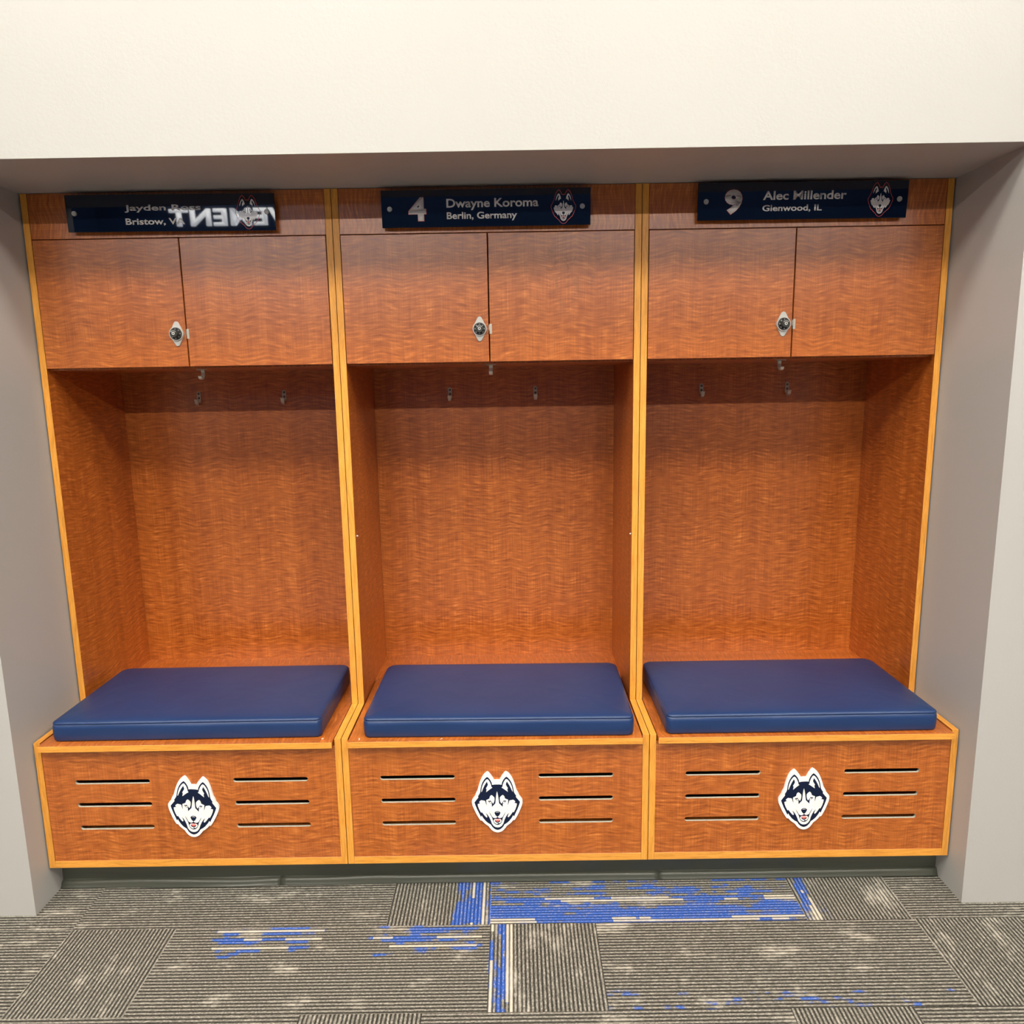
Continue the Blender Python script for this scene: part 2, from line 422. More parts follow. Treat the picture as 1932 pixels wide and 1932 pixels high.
def make_floor():
    PW, PL = 0.305, 0.914
    bm = new_bm()
    uvl = bm.loops.layers.uv.new('uv')
    pl = bm.verts.layers.float_vector.new('plank')
    cl = bm.loops.layers.float_color.new('blue')
    def plank(x0, x1, y0, y1, vert, seed, blue=None):
        # blue: function (fu, fv) -> mask, fu along the ribs 0..1, fv across
        nx = max(2, round((x1-x0)/0.05)); ny = max(2, round((y1-y0)/0.05))
        g = [[bm.verts.new((x0+(x1-x0)*i/nx, y0+(y1-y0)*j/ny, 0)) for j in range(ny+1)] for i in range(nx+1)]
        sx, sv = (seed*3.17) % 7, (seed*1.93) % 5
        for r in g:
            for q in r: q[pl] = (seed*2.3, seed*1.1+4, 0)
        for i in range(nx):
            for j in range(ny):
                f = bm.faces.new((g[i][j], g[i+1][j], g[i+1][j+1], g[i][j+1]))
                for lo in f.loops:
                    x, y = lo.vert.co.x, lo.vert.co.y
                    a, c = (y, x) if vert else (x, y)
                    lo[uvl].uv = (a+sx, c+sv)
                    fx, fy = (x-x0)/(x1-x0), (y-y0)/(y1-y0)
                    b_ = blue(fx, fy) if blue else 0.0
                    lo[cl] = (b_, b_, b_, 1)
    k = 0
    # row 0 (against the lockers) and row 1 hold the planks the photo shows
    ya, yb, yc = -0.389, -0.389-PW, -0.389+PW
    full = lambda s: (lambda fx, fy: s)
    XS = -0.470
    for (x0, x1, y0, y1, vert, bl) in [
        (-1.395, -0.776, ya, yc, False, None),
        (-0.776, 0.135, ya, yc, False, None),
        (0.135, 0.436, ya, yc, True, lambda fx, fy: 0.60 if fx > 0.62 else 0.1),
        (0.436, 1.352, ya, yc, False, lambda fx, fy: (0.66 if fy < 0.30 else (0.56 if fy < 0.52 else (0.47 if fy < 0.75 else 0.2)))),
        (1.352, 1.657, ya, yc, True, lambda fx, fy: 0.60 if fx < 0.32 else 0.15),
        (1.657, 2.571, ya, yc, False, None),
        (-0.775-PL, -0.775, yb, ya, False, None),
        (-0.775, XS, yb, ya, True, None),
        (XS, 0.436, yb, ya, False, lambda fx, fy: (0.58 if fy > 0.74 else (0.48 if fy > 0.55 else 0.1)) * (1 if 0.14 < fx < 0.45 or 0.62 < fx < 0.96 else 0.6)),
        (0.436, 0.741, yb, ya, True, lambda fx, fy: 0.60 if fx < 0.28 else 0.1),
        (0.741, 1.657, yb, ya, False, lambda fx, fy: 0.42 if fy < 0.30 else 0.0),
        (1.657, 1.962, yb, ya, True, None),
        (1.962, 2.876, yb, ya, False, None)]:
        k += 1
        plank(x0, x1, y0, y1, vert, k*0.77+1.3, bl)
    # the rest of the room continues the basket-weave
    def rows(y_top, y_end, step, xstart):
        nonlocal k
        y = y_top; r = 0
        while (y > y_end):
            x = X0-1.0 + ((r*PW*1.0) % (PL+PW))
            while x < X1:
                for (wd_, ve) in ((PL, False), (PW, True)):
                    a, b2 = max(x, X0), min(x+wd_, X1)
                    if b2-a > 0.01:
                        k += 1
                        bl = (lambda fx, fy: 0.6 if fy < 0.4 else 0.3) if k % 3 == 0 else None
                        plank(a, b2, y-PW, y, ve, k*0.77+1.3, bl)
                    x += wd_
            y -= PW; r += 1
    rows(yb, YW+0.2, PW, 0)
    bmf = [(X0, -1.395, ya, yc), (2.571, X1, ya, yc), (X0, -0.775-PL, yb, ya), (2.876, X1, yb, ya), (X0, X1, yc, 0.6)]
    for q in bmf:
        k += 1; plank(*q, False, k*0.77+1.3)
    me = bpy.data.meshes.new('floor'); bm.to_mesh(me); bm.free()
    return struct(link('floor', me, M_CARPET))
make_floor()

AX0, AX1 = -W-0.004, 2*W+0.004        # alcove the lockers stand in
struct(bbox_part('wall_back', [(X0, AX0, -SOF, 0.6, 0, CEIL), (AX1, X1, -SOF, 0.6, 0, CEIL), (AX0, AX1, -SOF, 0.6, ZT+0.0005, CEIL),
                               (AX0, AX1, DB+0.03, 0.6, 0, ZT+0.0005)], M_WALL, bevel=0))
struct(bbox_part('wall_left', (X0-0.1, X0, YW-0.1, 0.6, 0, CEIL), M_NAVYWALL, bevel=0))
struct(bbox_part('wall_right', (X1, X1+0.1, YW-0.1, 0.6, 0, CEIL), M_NAVYWALL, bevel=0))
ws = struct(bbox_part('wall_front', [(X0, X1, YW-0.1, YW, 0, 2.55)], M_NAVYWALL, bevel=0))
struct(bbox_part('trim_1', (X0, X1, YW-0.1, YW, 2.55, CEIL), M_NAVYWALL, bevel=0))
struct(bbox_part('ceiling', (X0-0.1, X1+0.1, YW-0.1, 0.6, CEIL, CEIL+0.1), M_CEIL, bevel=0))

# rubber base under the lockers, in two lengths that meet at a joint, the toe bulging unevenly
def rubber_base(name, xa, xb, wob):
    bm = new_bm()
    YK = -0.187
    nseg = int((xb-xa)/0.02)
    prof = [(0.0, ZB-0.001), (0.0, 0.021), (-0.002, 0.0185), (-0.006, 0.017), (-0.0095, 0.0145), (-0.011, 0.009), (-0.0125, 0.005), (-0.0155, 0.0025), (-0.0165, 0.0005), (0.008, 0.0005), (0.008, ZB-0.001)]
    prev = None
    for i in range(nseg+1):
        x = xa+(xb-xa)*i/nseg
        dz, dy = wob(x)
        ring = []
        for j, (y, z) in enumerate(prof):
            toe = 1.0 if 2 <= j <= 8 else (0.4 if j == 1 else 0.0)
            ring.append(bm.verts.new((x, YK+y-dy*toe, z+(dz*toe if 2 <= j <= 6 else 0))))
        if prev:
            m_ = len(ring)
            for j in range(m_):
                bm.faces.new((prev[j], prev[(j+1) % m_], ring[(j+1) % m_], ring[j]))
        else:
            bm.faces.new(ring)
        prev = ring
    bm.faces.new(prev[::-1])
    o = fin(name, bm, M_RUBBER, None, 'x', smooth=True)
    for p in o.data.polygons:
        if abs(p.normal.x) > 0.9 or len(p.vertices) > 4 or p.area > 3e-4: p.use_smooth = False
    return struct(o)
XJ = -0.228
def wob_l(x): return (0.002+0.0025*math.sin(x*9+1.0)*min(1, (XJ-x)/0.1), 0.003+0.004*max(0, math.sin((x+0.7)*6))*min(1, (XJ-x)/0.1))
def wob_r(x): return (0.0025+0.003*math.exp(-((x-0.06)/0.08)**2)+0.001*math.sin(x*4), 0.001+0.003*math.exp(-((x+0.1)/0.15)**2))
def wob_r2(x): return (0.002+0.001*math.sin(x*5), 0.001+0.001*math.sin(x*3))
rubber_base('baseboard_left', AX0+0.001, XJ, wob_l)
rubber_base('baseboard_center', XJ+0.0002, 0.961, wob_r)
rubber_base('baseboard_right', 0.9612, AX1-0.001, wob_r)

# ------------------------------------------------------------------ ceiling lights
def tag(o, label, cat, group=None):
    o['label'] = label; o['category'] = cat
    if group: o['group'] = group
    return o
def empty(name, loc=(0, 0, 0)):
    o = bpy.data.objects.new(name, None); C.objects.link(o); o.location = loc
    o.empty_display_size = 0.1
    return o
def light_fixture(x, y, z, lx, ly, mat, label, group):
    t = tag(empty('ceiling_light', (x, y, z)), label, 'ceiling light', group)
    bm = new_bm()
    for (a, b, c, d) in ((-lx/2-0.02, lx/2+0.02, -ly/2-0.02, -ly/2), (-lx/2-0.02, lx/2+0.02, ly/2, ly/2+0.02),
                         (-lx/2-0.02, -lx/2, -ly/2, ly/2), (lx/2, lx/2+0.02, -ly/2, ly/2)):
        box(bm, a, b, c, d, -0.025, -0.001)
    box(bm, -lx/2, lx/2, -ly/2, ly/2, -0.006, -0.001)
    fin('frame', bm, M_PLASTICWHITE, t)
    bm = new_bm(); box(bm, -lx/2, lx/2, -ly/2, ly/2, -0.018, -0.007)
    fin('diffuser', bm, mat, t)
    if z < CEIL-0.1:
        for sx_ in (-0.4, 0.4):
            bm = new_bm(); cyl(bm, (sx_*lx, 0, -0.001), 0.002, (0, 0, 1), CEIL-z, 8)
            fin('suspension_wire', bm, M_STEEL, t)
ORD = ('at the left end', 'second from the left', 'third from the left', 'at the right end')
for x, nm_ in zip((-2.4, -0.5, 1.4, 3.3), ORD):
    light_fixture(x, -5.15, HFAR, 1.4, 0.14, M_LAMP_FAR, 'narrow suspended light by the opposite wall, '+nm_+' of its row', 'suspended row of lights')
for x, nm_ in zip((-2.3, -0.45, 1.4, 3.25), ORD):
    light_fixture(x, -3.15, CEIL, 1.2, 0.90, M_LAMP_NEAR, 'wide ceiling light in the middle of the room, '+nm_+' of its row', 'row of ceiling lights')

for x, nm_ in zip((-2.3, -0.45, 1.4, 3.25), ORD):
    light_fixture(x, -1.75, CEIL, 1.2, 0.60, M_LAMP_NEAR, 'ceiling light in the row closest to the lockers, '+nm_, 'ceiling lights closest to the lockers')

# backlit wall lettering on the opposite wall, seen only as a reflection in the nameplates
tm = text_mesh('ACHIEVEMENT', 0.03, 0.03, 1.1)
a, b, c, d = mesh_bounds(tm)
LX_HI, LX_LO = -0.774, -2.86          # reads from +X to -X on this wall
sx = (LX_HI-LX_LO)/(b-a); sz = 0.165/(d-c)
Msign = Matrix.Translation((LX_HI, YW+0.001, 2.762)) @ Matrix(((-sx, 0, 0, sx*a), (0, 0, 1, 0), (0, sz, 0, -sz*c), (0, 0, 0, 1)))
bm = bm_from(tm, Msign)
tag(fin('wall_lettering', bm, M_SIGN), 'backlit white word ACHIEVEMENT high on the opposite navy wall', 'sign')

# ------------------------------------------------------------------ dog head emblem artwork, traced (zoom pixels around axis 873)
def half(pts, sym=True):
    L = [(x-873, 952-y) for x, y in pts]
    R = [(-x, y) for x, y in reversed(L)]
    if sym:
        out = L+R
        res = []
        for p in out:
            if not res or (abs(p[0]-res[-1][0])+abs(p[1]-res[-1][1])) > 0.5: res.append(p)
        if abs(res[0][0]-res[-1][0])+abs(res[0][1]-res[-1][1]) < 0.5: res.pop()
        return [res]
    return [L, R]
BASE = half([(873,420),(805,420),(785,375),(750,320),(700,258),(672,230),(648,217),(620,230),(580,258),(540,298),(505,350),(470,420),(440,500),(418,570),(400,635),(388,670),(360,715),(340,755),(325,800),(280,850),(255,885),(246,915),(246,960),(262,1030),(300,1120),(350,1230),(405,1325),(440,1380),(455,1390),(485,1392),(535,1450),(585,1490),(645,1530),(680,1580),(730,1635),(780,1668),(830,1685),(873,1691)])
NAVY = half([(873,517),(820,517),(757,525),(745,470),(715,410),(680,365),(637,330),(595,360),(555,405),(520,460),(490,530),(470,610),(458,690),(448,722),(425,760),(398,800),(412,812),(400,838),(360,885),(310,945),(330,1010),(370,1110),(415,1200),(462,1302),(482,1268),(520,1330),(580,1405),(640,1455),(704,1492),(740,1550),(790,1598),(830,1618),(873,1628)])
EAR = half([(637,383),(605,400),(570,440),(535,495),(508,560),(492,625),(484,690),(497,686),(530,610),(570,530),(627,443),(640,475),(653,515),(640,545),(603,605),(618,630),(606,697),(650,665),(700,628),(760,590),(738,574),(728,520),(700,450),(665,400)], False)
FACE = half([(873,682),(860,725),(848,790),(838,870),(832,930),(826,975),(795,1005),(740,1060),(735,985),(765,980),(782,970),(800,925),(808,880),(806,830),(770,790),(735,770),(710,782),(688,818),(683,850),(650,870),(603,888),(603,940),(616,1027),(592,975),(572,908),(520,898),(478,890),(445,912),(424,938),(452,964),(386,985),(395,1040),(425,1120),(468,1198),(488,1182),(530,1240),(570,1290),(606,1320),(622,1298),(608,1255),(576,1202),(625,1245),(668,1310),(705,1390),(730,1470),(775,1530),(825,1558),(873,1565)])
EYE = half([(645,906),(690,912),(712,898),(716,918),(740,935),(760,970),(790,985),(748,1000),(738,975),(705,972),(672,945)], False)
IRIS = half([(674,928),(705,936),(722,928),(738,955),(726,966),(700,960)], False)
NOSE = half([(873,1163),(835,1168),(800,1195),(806,1225),(828,1265),(848,1283),(866,1293),(866,1305),(873,1306)])
NOSEHI = half([(873,1180),(848,1183),(830,1196),(850,1192),(873,1190)])
MOUTH = half([(873,1303),(856,1320),(820,1334),(785,1330),(750,1312),(728,1275),(700,1230),(666,1178),(692,1240),(722,1290),(745,1345),(762,1405),(780,1450),(822,1488),(873,1502)])
JAW = half([(806,1355),(780,1372),(774,1400),(785,1432),(815,1460),(845,1474),(873,1478),(873,1448),(845,1440),(815,1420),(803,1385)])
TONGUE = half([(873,1372),(858,1352),(835,1348),(810,1352),(814,1385),(838,1410),(873,1422)])

def offset_loop(lp, d):
    n = len(lp); out = []
    area = sum(lp[i][0]*lp[(i+1) % n][1]-lp[(i+1) % n][0]*lp[i][1] for i in range(n))
    sg = 1 if area > 0 else -1
    for i in range(n):
        p0, p1, p2 = Vector(lp[i-1]), Vector(lp[i]), Vector(lp[(i+1) % n])
        a, b = (p1-p0).normalized(), (p2-p1).normalized()
        nrm = Vector((a.y+b.y, -a.x-b.x))
        if nrm.length < 1e-6: nrm = Vector((a.y, -a.x))
        nrm.normalize()
        cs = max(0.5, nrm.dot(Vector((a.y, -a.x))))
        q = p1+nrm*(sg*d/cs)
        out.append((q.x, q.y))
    return out

def art(bm, layers, sx, sz, M):
    """layers: (loops, z0, thickness, material index)"""
    for loops, z0, th, mi in layers:
        for lp in loops:
            sc = [(x*sx, y*sz) for x, y in lp]
            me = outline_mesh([sc], th)
            add_to(bm, me, M @ UPRIGHT @ Matrix.Translation((0, 0, z0+th/2)), mi)
            bpy.data.meshes.remove(me)

# ------------------------------------------------------------------ the locker
def make_locker():
    """unit spans x 0..W with its own two side panels"""
    root = empty('locker')
    P = lambda nm, dims, mat=M_VEN, grain='z', bevel=0.0006, parent=root: bbox_part(nm, dims, mat, parent, grain, bevel)
    g = 0.0010
    for s in (0, 1):
        xa, xb = (g, T) if s == 0 else (W-T, W-g)
        bt = 0.0008
        me = outline_mesh([[(0+bt, ZT-0.001), (0+bt, ZS-bt), (-DF+bt, ZS-bt), (-DF+bt, ZB), (DB+0.018, ZB), (DB+0.018, ZT-0.001)]], xb-xa)
        bm = bm_from(me, Matrix(((0, 0, 1, (xa+xb)/2), (1, 0, 0, 0), (0, 1, 0, 0), (0, 0, 0, 1))))
        sp_ = fin('side_panel', bm, M_VEN, root, 'z')
        # honey edge strips along the exposed edges, mitred where they turn; upper, seat and lower lengths are one strip
        e = bbox_part('edge_band', [(xa, xb, 0, bt, ZS, ZT-0.001)], M_BAND, sp_, 'z', 0.0002)
        bbox_part('edge_band', [(xa, xb, -DF, 0.0, ZS-bt, ZS)], M_BAND, sp_, 'y', 0.0002)
        bbox_part('edge_band', [(xa, xb, -DF, -DF+bt, ZB, ZS-bt)], M_BAND, sp_, 'z', 0.0002)
    i0, i1 = T, W-T
    P('back_panel', (i0, i1, DB, DB+0.016, ZB, ZT-0.002))
    P('header_panel', (i0+0.001, i1-0.001, 0.001, 0.020, ZDT+0.003, ZT-0.001), grain='x')
    P('cabinet_floor', (i0, i1, 0.021, DB, ZDB-0.006, ZDB+0.013), grain='x')
    # doors
    gap = 0.0019
    for s in (0, 1):
        xa, xb = (i0+gap*1.3, W/2-gap) if s == 0 else (W/2+gap, i1-gap*1.3)
        d = P('door', (xa, xb, -0.0015, 0.0175, ZDB, ZDT), mat=M_VEN)
        if s == 0:
            lock_at(d)
        else:
            bm = new_bm()
            box(bm, W/2+0.0005, W/2+0.0082, -0.0035, -0.0014, 1.6635+Z0-0.022, 1.6635+Z0+0.022-0.015)
            box(bm, W/2+0.0005, W/2+0.0018, -0.0035, 0.015, 1.6635+Z0-0.022, 1.6635+Z0+0.022-0.015)
            bmesh.ops.translate(bm, vec=(0, 0, -0.0085), verts=list(bm.verts))
            box(bm, W/2-0.0013, W/2+0.0018, -0.001, 0.006, 1.6635+Z0-0.02, 1.6635+Z0-0.004)
            fin('strike_plate', bm, M_STEEL, d)
    # bench: fixed rear board, hinged lid, slotted front, bottom rail
    YL = 0.193
    P('seat_board', (i0, i1, YL+0.001, DB, ZS-0.019, ZS-0.0005), grain='x')
    lid = P('seat_lid', (i0+0.0035, i1-0.0035, -0.2667, YL-0.001, ZS-0.0205, ZS-0.0022), grain='x', bevel=0.0004)
    bbox_part('edge_band', (i0+0.0035, i1-0.0035, -0.2677, -0.2667, ZS-0.0205, ZS-0.0022), M_BAND, lid, 'x', 0.0002)
    FX0, FX1 = i0+0.0006, i1-0.0006
    zt_, zb_ = ZS-0.0225, 0.0690+Z0
    holes = []
    for zc in (0.3262, 0.2520, 0.1777):
        for (a, b) in ((0.110, 0.334), (0.584, 0.808)):
            r = 0.0067; z = zc+Z0; lp = []
            for k in range(9): t = math.pi/2+math.pi*k/8; lp.append((a+r+r*math.cos(t), z+r*math.sin(t)))
            for k in range(9): t = -math.pi/2+math.pi*k/8; lp.append((b-r+r*math.cos(t), z+r*math.sin(t)))
            holes.append(lp)
    me = outline_mesh([[(FX0, zb_), (FX1, zb_), (FX1, zt_), (FX0, zt_)]]+holes, 0.008)
    bm = bm_from(me, Matrix.Translation((0, -DF+0.002+0.004, 0)) @ UPRIGHT)
    bmesh.ops.recalc_face_normals(bm, faces=list(bm.faces))
    for f in bm.faces:
        c_ = f.calc_center_median()
        if abs(f.normal.y) < 0.5 and FX0+0.01 < c_.x < FX1-0.01 and zb_+0.01 < c_.z < zt_-0.01: f.material_index = 1
    fp = fin('front_panel', bm, [M_VEN, M_COREPALE], root, 'z')
    P('bottom_rail', (i0, i1, -DF+0.0008, DB, ZB, 0.0684+Z0), grain='x')
    bbox_part('rail_edge_band', (i0+0.0003, i1-0.0003, -DF, -DF+0.0010, ZB, 0.0684+Z0), M_BAND, root, 'x', 0.0002)
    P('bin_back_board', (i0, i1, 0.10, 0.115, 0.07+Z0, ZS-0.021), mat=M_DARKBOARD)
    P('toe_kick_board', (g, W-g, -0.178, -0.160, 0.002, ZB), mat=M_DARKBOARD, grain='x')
    # coat hooks on the back panel, and one under the cabinet
    for hx, hz in ((0.2967, 1.4748), (0.6077, 1.4752)):
        coat_hook(root, hx, hz+Z0)
    cabinet_hook(root, W/2, 0.085, ZDB-0.006)
    return root

def strip_along(bm, path, width, thick, mi=0):
    """ribbon of rectangular section; path in the YZ plane at x"""
    n = len(path); rings = []
    for i, (x, y, z) in enumerate(path):
        p = Vector((x, y, z)); a = Vector(path[max(0, i-1)]); b = Vector(path[min(n-1, i+1)])
        t = (b-a).normalized(); nr = Vector((1, 0, 0)).cross(t).normalized()
        wdt = width if not callable(width) else width(i/(n-1))
        rings.append([bm.verts.new(p+Vector((sx_*wdt/2, 0, 0))+nr*(sn*thick/2)) for sx_, sn in ((-1, -1), (1, -1), (1, 1), (-1, 1))])
    for A, B in zip(rings, rings[1:]):
        for j in range(4):
            bm.faces.new((A[j], A[(j+1) % 4], B[(j+1) % 4], B[j])).material_index = mi
    bm.faces.new(rings[0]); bm.faces.new(rings[-1][::-1])

def coat_hook(root, x, ztop):
    h = fin_hook_plate(x, ztop)
    h.parent = root
    bm = new_bm()
    yb = DB
    path = []
    zc = ztop-0.036
    for k in range(11):
        t = math.pi*k/10
        path.append((x, yb-0.003-0.012+0.012*math.cos(t), zc-0.012*math.sin(t)))
    path.insert(0, (x, yb-0.003, zc+0.008))
    path.append((x, yb-0.029, zc+0.004)); path.append((x, yb-0.031, zc+0.008))
    strip_along(bm, path, lambda t: 0.0105 if t < 0.75 else 0.0125, 0.0028)
    bmesh.ops.bevel(bm, geom=list(bm.edges), offset=0.0007, segments=2, affect='EDGES')
    fin('prong', bm, M_NICKEL, h, smooth=False)

def fin_hook_plate(x, ztop):
    w_, r = 0.0142, 0.0071
    lp = [(r*math.cos(t), -r+r*math.sin(t)) for t in [math.pi*k/10 for k in range(11)]]
    lp += [(-r, -0.037), (r, -0.037)]
    me = outline_mesh([lp], 0.0035)
    bm = bm_from(me, Matrix.Translation((x, DB-0.00175-0.0002, ztop)) @ UPRIGHT)
    bmesh.ops.remove_doubles(bm, verts=list(bm.verts), dist=1e-6)
    for dz in (-0.008, -0.0235):
        cyl(bm, (x, DB-0.0045, ztop+dz), 0.0040, (0, 1, 0), 0.002, 16, 1)
        cyl(bm, (x-0.0006, DB-0.0052, ztop+dz+0.0008), 0.0016, (0, 1, 0), 0.001, 10, 0)
    return fin('coat_hook', bm, [M_NICKEL, M_HOLE])

def cabinet_hook(root, x, y, z):
    bm = new_bm()
    lp = []
    for s in (1, -1):
        for k in range(9):
            t = -math.pi/2+math.pi*k/8
            lp.append((s*(0.011+0.006*math.cos(t)), s*0.006*math.sin(t)))
    me = outline_mesh([lp], 0.003)
    add_to(bm, me, Matrix.Translation((x, y, z-0.0016)))
    h = fin('cabinet_hook', bm, M_NICKEL, root)
    bm = new_bm()
    path = [(x, y+0.008, z-0.003), (x, y+0.010, z-0.012), (x, y+0.008, z-0.022), (x, y+0.002, z-0.029), (x, y-0.006, z-0.032), (x, y-0.014, z-0.029), (x, y-0.018, z-0.022)]
    strip_along(bm, path, 0.0115, 0.003)
    path = [(x, y+0.004, z-0.003), (x, y-0.004, z-0.006), (x, y-0.014, z-0.012), (x, y-0.020, z-0.020)]
    bmesh.ops.bevel(bm, geom=list(bm.edges), offset=0.0008, segments=2, affect='EDGES')
    fin('prong', bm, M_STEEL, h)

LOCKZ = 1.6478+Z0
LOCKX = 0.4285
def lock_at(door):
    bm = new_bm()
    # lozenge escutcheon with rounded tips
    lp = []
    R = 0.0205
    for k in range(33):
        t = 2*math.pi*k/32
        lp.append(t)
    pts = []
    th = 0.0075; H = 0.0365
    for (cx_, cz_, r, a0, a1) in ((0, H-th, th, 20, 160), (0, 0, R+0.0012, 168, 192), (0, -(H-th), th, 200, 340), (0, 0, R+0.0012, 348, 372)):
        for k in range(9):
            t = math.radians(a0+(a1-a0)*k/8); pts.append((cx_+r*math.cos(t), cz_+r*math.sin(t)))
    me = outline_mesh([pts], 0.004)
    M = Matrix.Translation((LOCKX, -0.0015, LOCKZ))
    add_to(bm, me, M @ UPRIGHT @ Matrix.Translation((0, 0, 0.002)), 0)
    bmesh.ops.remove_doubles(bm, verts=list(bm.verts), dist=1e-6)
    bmesh.ops.recalc_face_normals(bm, faces=list(bm.faces))
    front = [e for e in bm.edges if all(v.co.y < -0.005 for v in e.verts) and len(e.link_faces) == 2 and abs(e.calc_face_angle(0)) > 1]
    bmesh.ops.bevel(bm, geom=front, offset=0.0012, segments=3, affect='EDGES')
    y = -0.0055
    cyl(bm, (LOCKX, y, LOCKZ), 0.0215, (0, -1, 0), 0.0055, 48, 0, 0.0205)
    cyl(bm, (LOCKX, y-0.0055, LOCKZ), 0.0185, (0, -1, 0), 0.0030, 48, 1, 0.0170)
    cyl(bm, (LOCKX, y-0.0085, LOCKZ), 0.0118, (0, -1, 0), 0.0150, 40, 2, 0.0108)
    cyl(bm, (LOCKX, y-0.0235, LOCKZ), 0.0046, (0, -1, 0), 0.0006, 24, 0)
    cyl(bm, (LOCKX, y-0.0241, LOCKZ), 0.0020, (0, -1, 0), 0.0002, 16, 1)
    # grip ribs round the knob
    for k in range(20):
        t = 2*math.pi*k/20
        cyl(bm, (LOCKX+0.0113*math.cos(t), y-0.0088, LOCKZ+0.0113*math.sin(t)), 0.0006, (0, -1, 0), 0.0135, 6, 2)
    # dial marks: long and short strokes and figures round the rim
    for k in range(40):
        t = math.pi/2-2*math.pi*k/40
        L = 0.0016 if k % 5 else 0.0026
        r0 = 0.0176
        a = Vector((math.cos(t), 0, math.sin(t))); s_ = Vector((-math.sin(t), 0, math.cos(t)))*0.00016
        p0 = Vector((LOCKX, y-0.00835, LOCKZ))+a*(r0-L); p1 = Vector((LOCKX, y-0.00755, LOCKZ))+a*(r0+0.0001)
        f = bm.faces.new([bm.verts.new(q+Vector((0, -0.0004, 0))) for q in (p0-s_, p0+s_, p1+s_, p1-s_)]); f.material_index = 3
    for k in range(8):
        t = math.pi/2-2*math.pi*k/8
        tmm = text_mesh(str(k*5), 0.02, 0.01)
        a_, b_, c_, d_ = mesh_bounds(tmm); s_ = 0.0030/(d_-c_)
        Mx = Matrix.Translation((LOCKX, y-0.0087, LOCKZ)) @ Matrix.Rotation(-(t-math.pi/2), 4, 'Y') @ Matrix.Translation((-(a_+b_)/2*s_, 0, 0.0134-0.0012)) @ UPRIGHT @ Matrix.Diagonal((s_, s_, s_*0.5, 1))
        add_to(bm, tmm, Mx, 3)
    word = 'MASTER'
    for k, ch in enumerate(word):
        t = math.radians(90+52-k*21)
        tmm = text_mesh(ch, 0.02, 0.01)
        a_, b_, c_, d_ = mesh_bounds(tmm); s_ = 0.0027/(d_-c_)
        Mx = Matrix.Translation((LOCKX, y-0.0235, LOCKZ)) @ Matrix.Rotation(-(t-math.pi/2), 4, 'Y') @ Matrix.Translation((-(a_+b_)/2*s_, 0, 0.0068)) @ UPRIGHT @ Matrix.Diagonal((s_, s_, s_*0.5, 1))
        add_to(bm, tmm, Mx, 3)
    return fin('combination_lock', bm, [M_CHROME, M_BLACK, M_KNOB, M_WHITEINK], door)

def copy_tree(o, parent=None):
    c_ = o.copy(); C.objects.link(c_)
    if parent is not None: c_.parent = parent
    for ch in list(o.children): copy_tree(ch, c_)
    return c_

PINZ = (1.0681, 1.0626)
locker = make_locker()
LG = 'wooden lockers built in a row'
lockL = copy_tree(locker); lockL.location.x = -W
lockR = copy_tree(locker); lockR.location.x = W
for d in locker.children:
    if d.name.startswith('door') and not any('lock' in c_.name for c_ in d.children):
        d.data = d.data.copy(); d.data.materials[0] = M_VEN_SM
        d['label'] = 'cabinet door with dried hand marks'
# two tiny white studs on the inner faces of the side panels, seen only in the middle locker
for (px_, py_, pz_, sg_) in ((T, 0.022, PINZ[0], 1), (W-T, 0.018, PINZ[1], -1)):
    bm = new_bm(); cyl(bm, (px_-0.0005*sg_, py_, pz_), 0.0026, (sg_, 0, 0), 0.0045, 14, 0, 0.0018)
    fin('stud', bm, M_PLASTICWHITE, locker)
tag(locker, 'middle open wooden locker, under the nameplate with the number 4', 'locker', LG)
tag(lockL, 'wooden locker left of the middle one, under the nameplate reading VA', 'locker', LG)
tag(lockR, 'wooden locker right of the middle one, under the nameplate with the number 9', 'locker', LG)

# ------------------------------------------------------------------ cushions
def rrect(w, d, rf, rb, inset, z, seg=7):
    """rounded rectangle loop, front (y=0) radius rf, back radius rb"""
    out = []
    x0, x1, y0, y1 = inset, w-inset, inset, d-inset
    for (cx_, cy2, r, a0) in ((x0, y0, rf, 180), (x1, y0, rf, 270), (x1, y1, rb, 0), (x0, y1, rb, 90)):
        rr = max(0.002, r-inset)
        ox = cx_+rr if a0 in (180, 90) else cx_-rr
        oy = cy2+rr if a0 in (180, 270) else cy2-rr
        for k in range(seg+1):
            t = math.radians(a0+90*k/seg); out.append((ox+rr*math.cos(t), oy+rr*math.sin(t), z))
    return out

def straighten(lp, nx=28, ny=14):
    """resample the long sides so the sheet can wrinkle"""
    res = []
    n = len(lp)
    for i in range(n):
        p, q = Vector(lp[i]), Vector(lp[(i+1) % n])
        res.append(tuple(p))
        if i % 8 == 7:
            m_ = nx if abs(q.x-p.x) > abs(q.y-p.y) else ny
            for k in range(1, m_): res.append(tuple(p.lerp(q, k/m_)))
    return res

